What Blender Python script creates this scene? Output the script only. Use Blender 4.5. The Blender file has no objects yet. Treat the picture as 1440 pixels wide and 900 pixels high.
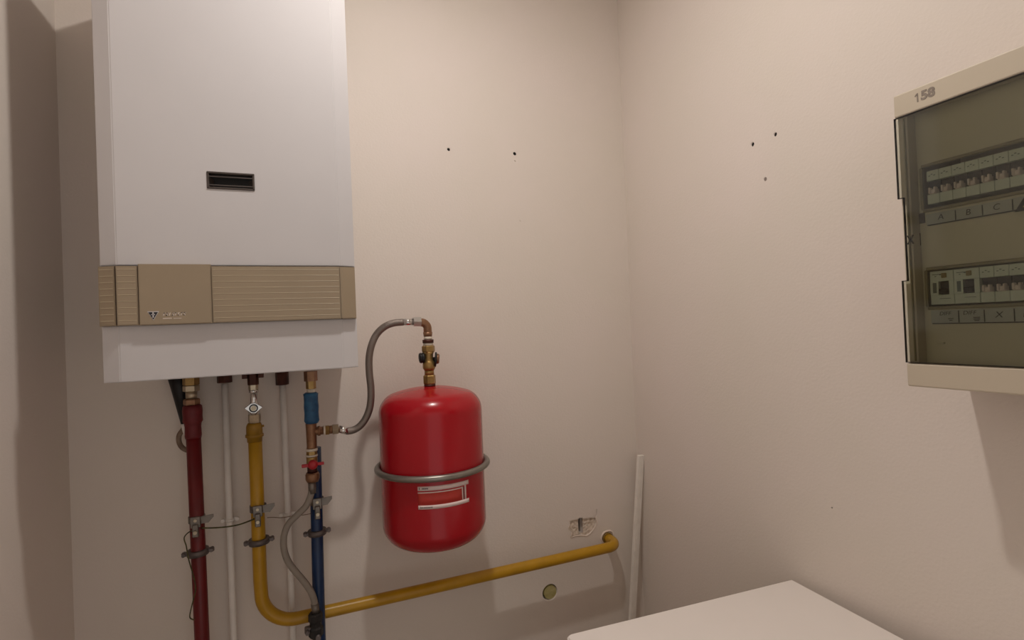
import bpy, bmesh, math, random
from mathutils import Vector, Matrix, noise
random.seed(7)
S = bpy.context.scene
C = S.collection

# ------------------------------------------------------------------ camera
cam = bpy.data.cameras.new('camera')
cam.sensor_fit = 'HORIZONTAL'; cam.sensor_width = 36.0
cam.lens = 753.0/1440.0*36.0
cam.clip_start = 0.01
camo = bpy.data.objects.new('camera', cam); C.objects.link(camo)
camo.matrix_world = Matrix(((0.92658, 0.03412, -0.37455, 0.0),
                            (-0.37382, -0.02607, -0.92713, -1.55),
                            (-0.04140, 0.99908, -0.01141, 1.55),
                            (0, 0, 0, 1)))
S.camera = camo

# ------------------------------------------------------------------ world, light level
W = bpy.data.worlds.new('world'); S.world = W; W.use_nodes = True
W.node_tree.nodes['Background'].inputs[0].default_value = (1.0, 0.95, 0.90, 1)   # even fill added to lift the shadows, let in by the opening behind the camera
W.node_tree.nodes['Background'].inputs[1].default_value = 0.52
LAMP = (0.265, -0.79, 2.70)
LAMP_STRENGTH = 560.0
S.view_settings.view_transform = 'Standard'
S.view_settings.look = 'None'
S.view_settings.exposure = 0.22
S.view_settings.gamma = 1.0
S.view_settings.use_curve_mapping = False

# ------------------------------------------------------------------ materials
def lin(h):
    h = h.lstrip('#'); o = []
    for i in (0, 2, 4):
        c = int(h[i:i+2], 16)/255
        o.append(c/12.92 if c <= 0.04045 else ((c+0.055)/1.055)**2.4)
    return (*o, 1)
MATS = {}
def mat(name, col, rough=0.5, metal=0.0, var=0.06, scale=18.0, bump=0.0, bscale=200.0, spec=0.5, coat=0.0, col2=None, dist=0.001, detail=3.0):
    if name in MATS: return MATS[name]
    m = bpy.data.materials.new(name); m.use_nodes = True
    nt = m.node_tree; n = nt.nodes; l = nt.links
    b = n['Principled BSDF']
    c = lin(col) if isinstance(col, str) else (*col, 1)
    tc = n.new('ShaderNodeTexCoord')
    nz = n.new('ShaderNodeTexNoise'); nz.inputs['Scale'].default_value = scale; nz.inputs['Detail'].default_value = detail
    l.new(tc.outputs['Object'], nz.inputs['Vector'])
    r = n.new('ShaderNodeValToRGB')
    if col2: c2 = lin(col2) if isinstance(col2, str) else (*col2, 1)
    else: c2 = tuple(min(1, v*(1+var)) for v in c[:3])+(1,)
    c1 = c if col2 else tuple(v*(1-var) for v in c[:3])+(1,)
    r.color_ramp.elements[0].color = c1; r.color_ramp.elements[0].position = 0.3
    r.color_ramp.elements[1].color = c2; r.color_ramp.elements[1].position = 0.7
    l.new(nz.outputs['Fac'], r.inputs['Fac']); l.new(r.outputs['Color'], b.inputs['Base Color'])
    b.inputs['Roughness'].default_value = rough; b.inputs['Metallic'].default_value = metal
    b.inputs['Specular IOR Level'].default_value = spec
    b.inputs['Coat Weight'].default_value = coat
    if bump:
        n2 = n.new('ShaderNodeTexNoise'); n2.inputs['Scale'].default_value = bscale; n2.inputs['Detail'].default_value = 4
        l.new(tc.outputs['Object'], n2.inputs['Vector'])
        bp = n.new('ShaderNodeBump'); bp.inputs['Strength'].default_value = bump; bp.inputs['Distance'].default_value = dist
        l.new(n2.outputs['Fac'], bp.inputs['Height']); l.new(bp.outputs['Normal'], b.inputs['Normal'])
    MATS[name] = m; return m

m_wall = mat('wall_paint', '#e6dad2', 0.65, col2='#e2d8cd', scale=3.0, bump=0.35, bscale=170, dist=0.0012, spec=0.3, detail=6)
m_ceil = mat('ceiling_paint', '#e6dfd8', 0.8, scale=3)
m_floor = mat('floor_tile', '#a89b90', 0.5, var=0.12, scale=6)
m_plaster = mat('raw_plaster', '#ecdfd2', 0.9, col2='#cdbba8', scale=90, bump=0.5, bscale=120, dist=0.003)
m_dark = mat('hole_shade', '#15100e', 0.9)  # near-black colour standing for the shade inside the wall holes
m_white = mat('boiler_enamel', '#cfcbcc', 0.7, spec=0.2, var=0.015, scale=5, bump=0.05, bscale=700, dist=0.0003)
m_band = mat('beige_plastic', '#9d8c75', 0.5, var=0.03, scale=9)
m_bandrib = mat('rib_plastic', '#b9aa90', 0.45, var=0.04, scale=9)
m_line = mat('groove_dark', '#4a3b2f', 0.7)
m_handle = mat('dark_grey_plastic', '#4b423e', 0.4, var=0.1, scale=60)
m_black = mat('black_plastic', '#0f0d0e', 0.5)
m_emb = mat('emblem_blue_black', '#1f2129', 0.5)
m_embl = mat('emblem_pale', '#c9c4c4', 0.4)
m_letter = mat('letter_pale', '#d6c8bd', 0.5)
m_red = mat('red_enamel', '#a80618', 0.24, var=0.03, scale=7, bump=0.04, bscale=300, coat=0.15, spec=0.4, dist=0.0005)
m_redpipe = mat('red_pipe_paint', '#66050a', 0.4, var=0.1, scale=30, bump=0.15, bscale=80)
m_redsleeve = mat('red_tape', '#650c14', 0.55, var=0.15, scale=70, bump=0.6, bscale=60, dist=0.002)
m_yel = mat('yellow_pipe_paint', '#b88a12', 0.35, var=0.08, scale=25, bump=0.12, bscale=70)
m_yels = mat('yellow_socket_paint', '#9a7216', 0.45, var=0.15, scale=50, bump=0.4, bscale=80)
m_blue = mat('blue_pipe_paint', '#082c56', 0.35, var=0.12, scale=40, bump=0.15, bscale=80)
m_bluesleeve = mat('blue_tape', '#15456c', 0.5, col2='#2f6a92', scale=50, bump=0.8, bscale=70, dist=0.002)
m_wpipe = mat('white_pipe_paint', '#efe9e2', 0.5, var=0.05, scale=20, bump=0.2, bscale=90)
m_brass = mat('brass', '#8f7040', 0.38, 0.75, col2='#ab8c58', scale=60, bump=0.2, bscale=150)
m_copper = mat('copper_brown', '#805c44', 0.42, 0.6, col2='#9a7558', scale=60, bump=0.2, bscale=150)
m_dcopper = mat('dark_copper', '#4a281e', 0.5, 0.5, var=0.2, scale=60)
m_nickel = mat('nickel', '#b9ab94', 0.3, 0.8, var=0.1, scale=60)
m_chrome = mat('chrome', '#d8d6d4', 0.14, 1.0, var=0.03)
m_zinc = mat('zinc_steel', '#7d766f', 0.4, 0.7, var=0.12, scale=70)
m_dsteel = mat('dull_steel', '#6c6462', 0.5, 0.6, var=0.15, scale=50)
m_ring = mat('galvanised_ring', '#8e8a83', 0.35, 0.75, var=0.08, scale=40)
m_ptfe = mat('sealing_tape', '#d9cdbd', 0.6)
m_redknob = mat('red_plastic', '#b3202c', 0.4)
m_greyhose = mat('grey_hose', '#8f867c', 0.5, var=0.06, scale=40, bump=0.2, bscale=200)
m_rubber = mat('black_rubber', '#1d1a19', 0.6, bump=0.3, bscale=150)
m_wire = mat('earth_wire_sheath', '#2c2a16', 0.5, col2='#55501c', scale=120)
m_wire2 = mat('thin_brown_wire', '#7b6245', 0.5)
m_cab = mat('cabinet_plastic', '#c9bca8', 0.45, var=0.02, scale=8, bump=0.1, bscale=400, dist=0.0004)
m_plate = mat('cover_plate_plastic', '#cbc2ac', 0.5, var=0.03, scale=8)
m_lip = mat('window_lip_plastic', '#8d8266', 0.5)
m_mcb = mat('breaker_plastic', '#ccd2c6', 0.45, var=0.03, scale=30)
m_mcbdark = mat('breaker_slot', '#0d0606', 0.5)
m_toggle = mat('breaker_toggle', '#e0d0cb', 0.35)
m_strip = mat('label_strip_plastic', '#adada6', 0.5)
m_ink = mat('ink', '#101010', 0.6)
m_stamp = mat('grey_stamp_ink', '#7d7168', 0.7, col2='#95897d', scale=300)
m_print = mat('breaker_print', '#5f6a66', 0.6)
m_warn = mat('warning_yellow', '#e8d96a', 0.5)
m_appl = mat('appliance_enamel', '#f2eae4', 0.4, var=0.015, scale=6, bump=0.15, bscale=500, dist=0.0004)
m_gasket = mat('appliance_seam', '#5c544e', 0.6)
m_batten = mat('white_batten', '#efe8df', 0.55, var=0.05, scale=30)
m_cap = mat('greenish_cap', '#a39a5c', 0.6, col2='#b7ad7b', scale=60)
m_labelw = mat('label_white', '#ecd6d2', 0.5)
m_labelr = mat('label_orange_red', '#c43a30', 0.5, var=0.06, scale=90)
m_drain = mat('brown_drain_tube', '#6a5140', 0.5, col2='#8a7560', scale=60)

def glass_mat():
    m = bpy.data.materials.new('smoked_acrylic'); m.use_nodes = True
    nt = m.node_tree; nt.nodes.clear(); n = nt.nodes; l = nt.links
    o = n.new('ShaderNodeOutputMaterial'); mx = n.new('ShaderNodeMixShader')
    t = n.new('ShaderNodeBsdfTransparent'); g = n.new('ShaderNodeBsdfGlossy'); f = n.new('ShaderNodeFresnel')
    t.inputs[0].default_value = (0.88, 0.90, 0.85, 1)
    g.inputs['Roughness'].default_value = 0.06; g.inputs[0].default_value = (1, 1, 1, 1)
    f.inputs[0].default_value = 1.45
    l.new(f.outputs[0], mx.inputs[0]); l.new(t.outputs[0], mx.inputs[1]); l.new(g.outputs[0], mx.inputs[2])
    l.new(mx.outputs[0], o.inputs[0]); return m
m_glass = glass_mat()
m_rim = mat('door_edge_dark', '#1a1512', 0.35)

def braid_mat():
    m = bpy.data.materials.new('steel_braid'); m.use_nodes = True
    nt = m.node_tree; n = nt.nodes; l = nt.links; b = n['Principled BSDF']
    uv = n.new('ShaderNodeUVMap'); uv.uv_map = 'uv'
    b.inputs['Metallic'].default_value = 0.75; b.inputs['Roughness'].default_value = 0.38
    hs = []
    for s in (1, -1):
        mp = n.new('ShaderNodeMapping'); mp.inputs['Rotation'].default_value = (0, 0, s*0.65)
        l.new(uv.outputs[0], mp.inputs[0])
        w = n.new('ShaderNodeTexWave'); w.inputs['Scale'].default_value = 3.2; l.new(mp.outputs[0], w.inputs['Vector'])
        hs.append(w)
    mm = n.new('ShaderNodeMath'); mm.operation = 'MAXIMUM'
    l.new(hs[0].outputs['Fac'], mm.inputs[0]); l.new(hs[1].outputs['Fac'], mm.inputs[1])
    r = n.new('ShaderNodeValToRGB'); r.color_ramp.elements[0].color = lin('#3f3733'); r.color_ramp.elements[1].color = lin('#978c84')
    l.new(mm.outputs[0], r.inputs[0]); l.new(r.outputs[0], b.inputs['Base Color'])
    bp = n.new('ShaderNodeBump'); bp.inputs['Strength'].default_value = 0.5; bp.inputs['Distance'].default_value = 0.0006
    l.new(mm.outputs[0], bp.inputs['Height']); l.new(bp.outputs[0], b.inputs['Normal'])
    return m
m_braid = braid_mat()
def emit_mat():
    m = bpy.data.materials.new('lit_bulb'); m.use_nodes = True
    nt = m.node_tree; nt.nodes.clear()
    e = nt.nodes.new('ShaderNodeEmission'); o = nt.nodes.new('ShaderNodeOutputMaterial')
    e.inputs[0].default_value = (1.0, 0.955, 0.90, 1); e.inputs[1].default_value = LAMP_STRENGTH
    nt.links.new(e.outputs[0], o.inputs[0]); return m
m_bulb = emit_mat()

# ------------------------------------------------------------------ mesh helpers (all coordinates in metres, world frame)
def box(bm, lo, hi, bev=0.0, seg=2, rot=None, piv=None):
    c = [(a+b)/2 for a, b in zip(lo, hi)]
    r = bmesh.ops.create_cube(bm, size=1, matrix=Matrix.Translation(c) @ Matrix.Diagonal((hi[0]-lo[0], hi[1]-lo[1], hi[2]-lo[2], 1)))
    vs = r['verts']
    if bev:
        es = list({e for v in vs for e in v.link_edges})
        q = bmesh.ops.bevel(bm, geom=es, offset=bev, segments=seg, affect='EDGES', profile=0.5)
        vs = list({v for f in q['faces'] for v in f.verts} | {v for v in vs if v.is_valid})
    if rot: bmesh.ops.rotate(bm, verts=[v for v in vs if v.is_valid], cent=piv or c, matrix=rot)
    return vs
def frame_of(d):
    d = Vector(d).normalized()
    a = Vector((0, 0, 1)) if abs(d.z) < 0.9 else Vector((1, 0, 0))
    u = d.cross(a).normalized(); v = d.cross(u).normalized()
    return u, v
def lathe(bm, prof, origin, axis=(0, 0, 1), seg=28, caps=True, twist=0.0):
    """prof: (distance along axis, radius); origin supplies the axis line"""
    ax = Vector(axis).normalized(); u, v = frame_of(ax); o = Vector(origin); rings = []
    for t, r in prof:
        rings.append([bm.verts.new(o+ax*t+(u*math.cos(a)+v*math.sin(a))*max(r, 1e-5)) for a in [twist+2*math.pi*i/seg for i in range(seg)]])
    for a, b in zip(rings, rings[1:]):
        for i in range(seg):
            f = bm.faces.new((a[i], a[(i+1) % seg], b[(i+1) % seg], b[i])); f.smooth = seg > 8
    if caps:
        bm.faces.new(rings[0]); bm.faces.new(rings[-1])
def vlathe(bm, zr, x, y, seg=28, twist=0.0):
    lathe(bm, [(z, r) for z, r in zr], (x, y, 0), (0, 0, 1), seg, True, twist)
def cyl(bm, a, b, r, seg=20, r2=None):
    a = Vector(a); b = Vector(b); L = (b-a).length
    lathe(bm, [(0, r), (L, r if r2 is None else r2)], a, b-a, seg)
def spline(pts, n=10):
    P = [Vector(p) for p in pts]; P = [P[0]*2-P[1]]+P+[P[-1]*2-P[-2]]; out = []
    for i in range(1, len(P)-2):
        for k in range(n):
            t = k/n; a, b, c, d = P[i-1:i+3]
            out.append(0.5*((2*b)+(c-a)*t+(2*a-5*b+4*c-d)*t*t+(3*b-a-3*c+d)*t**3))
    out.append(P[-2]); return out
def tube(bm, pts, r, seg=16, smooth=0, rfun=None):
    P = spline(pts, smooth) if smooth else [Vector(p) for p in pts]
    uvl = bm.loops.layers.uv.get('uv') or bm.loops.layers.uv.new('uv')
    t0 = (P[1]-P[0]).normalized(); u, _ = frame_of(t0); rings = []; L = 0; Ls = []
    for i, p in enumerate(P):
        t = (P[min(i+1, len(P)-1)]-P[max(i-1, 0)]).normalized()
        u = (u-t*u.dot(t)).normalized(); v = t.cross(u)
        if i: L += (p-P[i-1]).length
        Ls.append(L); rr = rfun(L) if rfun else r
        rings.append([bm.verts.new(p+(u*math.cos(a)+v*math.sin(a))*rr) for a in [2*math.pi*k/seg for k in range(seg)]])
    for j, (a, b) in enumerate(zip(rings, rings[1:])):
        for i in range(seg):
            f = bm.faces.new((a[i], a[(i+1) % seg], b[(i+1) % seg], b[i])); f.smooth = True
            for lp, q in zip(f.loops, ((i, j), (i+1, j), (i+1, j+1), (i, j+1))):
                lp[uvl].uv = (q[0]/seg*3, Ls[q[1]]/r*0.5)
    bm.faces.new(rings[0]); bm.faces.new(rings[-1])
def prism(bm, poly, axis, a, b):
    """poly: 2D points in the plane normal to axis ('x': (y,z); 'y': (x,z); 'z': (x,y)); extruded from a to b"""
    def P(p, t): return (t, p[0], p[1]) if axis == 'x' else (p[0], t, p[1]) if axis == 'y' else (p[0], p[1], t)
    A = [bm.verts.new(P(p, a)) for p in poly]; B = [bm.verts.new(P(p, b)) for p in poly]
    bm.faces.new(A); bm.faces.new(B)
    for i in range(len(poly)):
        j = (i+1) % len(poly); bm.faces.new((A[i], A[j], B[j], B[i]))
def ring_band(bm, c, axis, r0, r1, h, seg=40, a0=0, a1=2*math.pi):
    """flat band around a pipe"""
    ax = Vector(axis).normalized(); u, v = frame_of(ax); c = Vector(c); full = abs(a1-a0-2*math.pi) < 1e-6
    n = seg if full else seg+1; R = []
    for i in range(n):
        a = a0+(a1-a0)*i/seg; d = u*math.cos(a)+v*math.sin(a)
        R.append([bm.verts.new(c+d*r+ax*t) for r, t in ((r0, -h/2), (r1, -h/2), (r1, h/2), (r0, h/2))])
    for i in range(n if full else n-1):
        a, b = R[i], R[(i+1) % n]
        for k in range(4):
            f = bm.faces.new((a[k], a[(k+1) % 4], b[(k+1) % 4], b[k])); f.smooth = k in (1, 3)
    if not full:
        bm.faces.new(R[0]); bm.faces.new(R[-1])

def wloc(o):
    v = Vector((0, 0, 0))
    while o: v = v+o.location; o = o.parent
    return v
def obj(name, bm, m, parent=None, label=None, origin=None, split=False):
    if split:                                   # every loose piece becomes an object of its own
        seen = set(); out = []
        for v in list(bm.verts):
            if v in seen: continue
            st = [v]; isl = set()
            while st:
                w = st.pop()
                if w in isl: continue
                isl.add(w); st += [e.other_vert(w) for e in w.link_edges]
            seen |= isl; out.append({w.index for w in isl} if False else isl)
        bm.verts.index_update(); res = []
        for isl in out:
            b2 = bm.copy(); b2.verts.ensure_lookup_table(); keep = {w.index for w in isl}
            bmesh.ops.delete(b2, geom=[w for w in b2.verts if w.index not in keep], context='VERTS')
            res.append(obj(name, b2, m, parent, label, origin))
        bm.free(); return res[0]
    bmesh.ops.recalc_face_normals(bm, faces=bm.faces)
    me = bpy.data.meshes.new(name)
    if parent: off = wloc(parent)
    else:
        if origin is None:
            xs = [v.co for v in bm.verts]
            origin = ((min(v.x for v in xs)+max(v.x for v in xs))/2, (min(v.y for v in xs)+max(v.y for v in xs))/2, min(v.z for v in xs))
        off = Vector(origin)
    bmesh.ops.translate(bm, verts=bm.verts, vec=-off)
    bm.to_mesh(me); bm.free(); me.materials.append(m)
    o = bpy.data.objects.new(name, me); C.objects.link(o)
    if parent: o.parent = parent
    else: o.location = off
    if label: o['label'] = label
    return o
def thing(name, label, cat, loc, group=None):
    o = bpy.data.objects.new(name, None); C.objects.link(o); o.location = loc
    o.empty_display_size = 0.05
    o['label'] = label; o['category'] = cat
    if group: o['group'] = group
    return o
def tag(o, label, cat, group=None):
    o['label'] = label; o['category'] = cat
    if group: o['group'] = group
    return o
def cut(o, bms):
    """carve real openings: boolean difference, applied"""
    tmp = []
    for bm in bms:
        bmesh.ops.recalc_face_normals(bm, faces=bm.faces)
        me = bpy.data.meshes.new('cutter'); bm.to_mesh(me); bm.free()
        c = bpy.data.objects.new('cutter', me); C.objects.link(c); tmp.append(c)
        md = o.modifiers.new('cut', 'BOOLEAN'); md.operation = 'DIFFERENCE'; md.solver = 'EXACT'; md.object = c
    bpy.context.view_layer.update()
    dg = bpy.context.evaluated_depsgraph_get()
    me = bpy.data.meshes.new_from_object(o.evaluated_get(dg))
    o.modifiers.clear(); o.data = me
    for c in tmp: bpy.data.objects.remove(c, do_unlink=True)
def new(): return bmesh.new()
TXT = []
def text(name, s, size, loc, mtx, m, parent, thick=0.0002, shear=0.0, sx=1.0, bold=0.0):
    """flat lettering turned into a mesh; mtx = 3x3 columns (reading direction, up, outward)"""
    cu = bpy.data.curves.new(name, 'FONT'); cu.body = s; cu.size = size; cu.extrude = thick; cu.shear = shear; cu.offset = bold
    cu.align_x = 'CENTER'; cu.align_y = 'CENTER'
    o = bpy.data.objects.new(name, cu); C.objects.link(o)
    bpy.context.view_layer.update()
    me = bpy.data.meshes.new_from_object(o.evaluated_get(bpy.context.evaluated_depsgraph_get()))
    bpy.data.objects.remove(o, do_unlink=True)
    off = Vector(loc)-wloc(parent)
    for v in me.vertices: v.co = mtx @ Vector((v.co.x*sx, v.co.y, v.co.z)) + off
    me.materials.clear(); me.materials.append(m)
    t = bpy.data.objects.new(name, me); C.objects.link(t); t.parent = parent
    return t
FACE_Y = Matrix(((1, 0, 0), (0, 0, -1), (0, 1, 0)))      # on a surface facing the camera side (-y)
FACE_X = Matrix(((0, 0, -1), (-1, 0, 0), (0, 1, 0)))     # on a surface facing -x, reading towards -y

# ------------------------------------------------------------------ the room
XL, XR, YF, ZC = -0.500, 1.066, -1.95, 2.75
def slab(name, lo, hi, m):
    bm = new(); box(bm, lo, hi); o = obj(name, bm, m); o['kind'] = 'structure'; return o
wall_back = slab('wall_back', (XL-0.12, 0, -0.1), (XR+0.12, 0.12, ZC+0.1), m_wall)
wall_right = slab('wall_right', (XR, YF-0.12, -0.1), (XR+0.12, 0, ZC+0.1), m_wall)
wall_left = slab('wall_left', (XL-0.12, YF-0.12, -0.1), (XL, 0, ZC+0.1), m_wall)
wall_front = slab('wall_front', (XL, YF-0.12, -0.1), (XR, YF, ZC+0.1), m_wall)
floor = slab('floor', (XL, YF, -0.1), (XR, 0, 0), m_floor)
ceiling = slab('ceiling', (XL, YF, ZC), (XR, 0, ZC+0.1), m_ceil)

DX0, DX1, DH = -0.42, 0.58, 2.12          # unseen doorway, added behind the camera to let the fill in
def hole_y(x, z, r, d, seg=14):
    bm = new(); cyl(bm, (x, -0.01, z), (x, d, z), r, seg); return bm
def hole_x(y, z, r, d, seg=14):
    bm = new(); cyl(bm, (XR-0.01, y, z), (XR+d, y, z), r, seg); return bm
BH = (0.8395, 0.0000, 0.8895)
# outline of the broken-out plaster (x, z) and the slot in it
chip = [(0.7950, 0.9134), (0.8158, 0.9149), (0.8420, 0.9131), (0.8792, 0.9109), (0.8951, 0.9065), (0.8970, 0.8910), (0.8867, 0.8741), (0.8740, 0.8613), (0.8577, 0.8550), (0.8368, 0.8612), (0.8159, 0.8616), (0.8002, 0.8610), (0.8062, 0.8771), (0.7913, 0.8912), (0.7970, 0.9016)]
bm1 = new(); prism(bm1, chip, 'y', -0.01, 0.016)
sl = [(0.8304, 0.9176), (0.8456, 0.9162), (0.8444, 0.8655), (0.8298, 0.8682)]
bm2 = new(); prism(bm2, sl, 'y', -0.01, 0.075)
sc = [(0.8974, 0.9365), (0.9008, 0.9348), (0.8994, 0.9163), (0.8934, 0.9045), (0.8884, 0.9076), (0.8952, 0.9205)]
bm3 = new(); prism(bm3, sc, 'y', -0.01, 0.003)
HC = (0.7175, 0.0000, 0.7024)
cut(wall_back, [hole_y(0.4441, 2.0888, 0.0050, 0.03), hole_y(0.6593, 2.0937, 0.0058, 0.03),
                hole_y(0.6582, 2.0699, 0.0026, 0.003, 8), hole_y(0.6667, 1.8800, 0.003, 0.002, 8),
                hole_y(HC[0], HC[2], 0.0262, 0.05, 28), bm1, bm2, bm3])
RH = [(1.0660, -0.5516, 1.9762), (1.0660, -0.6198, 1.9773), (1.0660, -0.5853, 1.8803), (1.0660, -0.7207, 1.1270)]
cut(wall_right, [hole_x(RH[0][1], RH[0][2], 0.0058, 0.03), hole_x(RH[1][1], RH[1][2], 0.0052, 0.03),
                 hole_x(RH[2][1], RH[2][2], 0.005, 0.004), hole_x(RH[3][1], RH[3][2], 0.002, 0.01, 8)])
bm = new(); box(bm, (DX0, YF-.2, -.02), (DX1, YF+.1, DH))
cut(wall_front, [bm])
# rough plaster bed showing in the broken place: a ragged grid each side of the slot
def rough_patch(poly, y0, amp, nx=16, nz=12):
    xs = [p[0] for p in poly]; zs = [p[1] for p in poly]; x0, x1, z0, z1 = min(xs), max(xs), min(zs), max(zs)
    def inside(x, z):
        c = False
        for i in range(len(poly)):
            (ax, az), (bx, bz) = poly[i], poly[i-1]
            if (az > z) != (bz > z) and x < (bx-ax)*(z-az)/(bz-az)+ax: c = not c
        return c
    bm = new(); g = {}
    for i in range(nx+1):
        for j in range(nz+1):
            x = x0+(x1-x0)*i/nx; z = z0+(z1-z0)*j/nz
            h = noise.noise(Vector((x*160, z*160, 2)))*amp+noise.noise(Vector((x*420, z*420, 5)))*amp*0.5
            g[i, j] = bm.verts.new((x, y0+h, z))
    for i in range(nx):
        for j in range(nz):
            x = x0+(x1-x0)*(i+.5)/nx; z = z0+(z1-z0)*(j+.5)/nz
            if inside(x, z) and not (sl[0][0] < x < sl[1][0]+.0005 and z > sl[2][1]):
                f = bm.faces.new((g[i, j], g[i+1, j], g[i+1, j+1], g[i, j+1])); f.smooth = True
    bmesh.ops.delete(bm, geom=[v for v in bm.verts if not v.link_faces], context='VERTS')
    return bm
obj('broken_plaster', rough_patch(chip, 0.0050, 0.0035, 40, 26), m_plaster, wall_back, 'rough bare plaster in the chipped hole with a dark slot')
# ragged lip of lifted paint round the broken place
bm = new()
tube(bm, [(x+random.uniform(-.001, .001), -0.0003, z+random.uniform(-.001, .001)) for x, z in chip[4:]+chip[:1]], 0.0016, 6, 2)
obj('plaster_edge', bm, mat('plaster_lip', '#e6d6c8', 0.8), wall_back)
# green-grey cap sitting deep in the round hole
bm = new(); lathe(bm, [(0, 0.0205), (0.0015, 0.0218), (0.02, 0.0220)], (HC[0]+.0028, 0.0035, HC[2]-.0020), (0, 1, 0), 28)
obj('hole_cap', bm, m_cap, wall_back, 'olive cap inside the round hole')
bm = new(); lathe(bm, [(0, 0.006), (0.003, 0.0055)], (HC[0]+0.006, 0.0015, HC[2]-0.004), (0, 1, 0), 12)
obj('hole_cap_boss', bm, m_cap, wall_back)
for hx_, hz_, hr in ((0.4441, 2.0888, 0.0048), (0.6593, 2.0937, 0.0057)):
    bm = new(); lathe(bm, [(0, hr), (0.002, hr)], (hx_, 0.0035, hz_), (0, 1, 0), 12); obj('screw_hole_shade', bm, m_dark, wall_back)  # dark disc set in each hole as its painted shade
for q in RH[:2]:
    bm = new(); lathe(bm, [(0, 0.0051), (0.002, 0.0051)], (XR+0.0035, q[1], q[2]), (1, 0, 0), 12); obj('screw_hole_shade', bm, m_dark, wall_right)  # painted shade discs for the two holes in the right wall
bm = new(); lathe(bm, [(0, 0.0248), (0.002, 0.0248)], (HC[0], 0.045, HC[2]), (0, 1, 0), 24); obj('hole_bottom_shade', bm, m_dark, wall_back)  # dark disc behind the cap, shade of the gap put into its colour
bm = new(); lathe(bm, [(0, 0.0042), (0.01, 0.0042)], (XR+0.0012, RH[2][1], RH[2][2]), (1, 0, 0), 12)
obj('wall_plug', bm, mat('grey_plug', '#8e8078', 0.7), wall_right, 'grey wall plug filling the lowest screw hole')
# filled plaster ring where the gas pipe enters
GE = (0.9355, 0.8335)
bm = new()
pts = []
for i in range(18):
    a = 2*math.pi*i/18; r = 0.0235+0.0035*noise.noise(Vector((math.cos(a)*2, math.sin(a)*2, 1)))
    pts.append((GE[0]+r*math.cos(a), -0.0005, GE[1]+r*math.sin(a)))
tube(bm, pts+pts[:1], 0.0032, 8)
obj('plaster_collar', bm, mat('plaster_lip', '#e6d6c8', 0.8), wall_back)

# ------------------------------------------------------------------ ceiling lamp (lights the scene, above the frame)
t = thing('ceiling_lamp', 'small round flush ceiling light with an opal disc', 'lamp', (LAMP[0], LAMP[1], LAMP[2]))
bm = new(); lathe(bm, [(0, 0.004), (0.0, 0.085), (-0.030, 0.080), (-0.044, 0.060), (-0.046, 0.042), (-0.042, 0.039), (-0.040, 0.004)], (LAMP[0], LAMP[1], ZC), (0, 0, 1), 32); obj('housing', bm, m_ceil, t)
bm = new(); lathe(bm, [(0.012, 0.036), (0.004, 0.036), (-0.002, 0.028), (-0.004, 0.004)], LAMP, (0, 0, 1), 32); obj('diffuser', bm, m_bulb, t)

# ------------------------------------------------------------------ wall-hung boiler
BX0, BX1, BZ0, BZ1 = -0.329, 0.1215, 1.4765, 2.385
FO, FI = -0.361, -0.3745          # depth of the outer edge and of the flat centre of the front
FX0, FX1 = -0.3000, 0.0905
t = thing('wall_boiler', 'tall white wall-hung gas boiler with a beige ribbed band above the pipes', 'boiler', (-0.104, -0.18, BZ0))
def front(z0, z1, out=0.0, x0=BX0, x1=BX1, edge=0.0, back=-0.345):
    """facetted cover: flat centre and two canted side strips"""
    def yy(x):
        if x < FX0: k = (FX0-x)/(FX0-BX0); return FI+(FO-FI)*k-out
        if x > FX1: k = (x-FX1)/(BX1-FX1); return FI+(FO-FI)*k-out
        return FI-out
    xs = [x0]+[x for x in (FX0, FX1) if x0 < x < x1]+[x1]
    poly = [(x, yy(x)) for x in xs]+[(x1, back), (x0, back)]
    bm = new(); prism(bm, poly, 'z', z0, z1)
    bmesh.ops.recalc_face_normals(bm, faces=bm.faces)
    es = [e for e in bm.edges if all(v.co.y < back-0.001 for v in e.verts)]
    bmesh.ops.bevel(bm, geom=es, offset=0.0016, segments=2, affect='EDGES')
    return bm
bm = new(); box(bm, (BX0+0.004, -0.3452, BZ0+0.002), (BX1-0.004, -0.002, BZ1), 0.003)
obj('casing', bm, m_white, t)
door = obj('door_panel', front(1.6905, BZ1), m_white, t)
HX0, HX1, HZ0, HZ1 = -0.1492, -0.0672, 1.8415, 1.8735
bm = new(); box(bm, (HX0, -0.5, HZ0), (HX1, -0.352, HZ1), 0.002)
for v in bm.verts: v.co -= wloc(t)
# boolean in the local frame of the panel
def cut_local(o, bm):
    me = bpy.data.meshes.new('cutter'); bmesh.ops.recalc_face_normals(bm, faces=bm.faces); bm.to_mesh(me); bm.free()
    c = bpy.data.objects.new('cutter', me); C.objects.link(c); c.location = wloc(o)
    md = o.modifiers.new('cut', 'BOOLEAN'); md.operation = 'DIFFERENCE'; md.solver = 'EXACT'; md.object = c
    bpy.context.view_layer.update()
    me2 = bpy.data.meshes.new_from_object(o.evaluated_get(bpy.context.evaluated_depsgraph_get()))
    o.modifiers.clear(); o.data = me2; bpy.data.objects.remove(c, do_unlink=True)
cut_local(door, bm)
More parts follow.
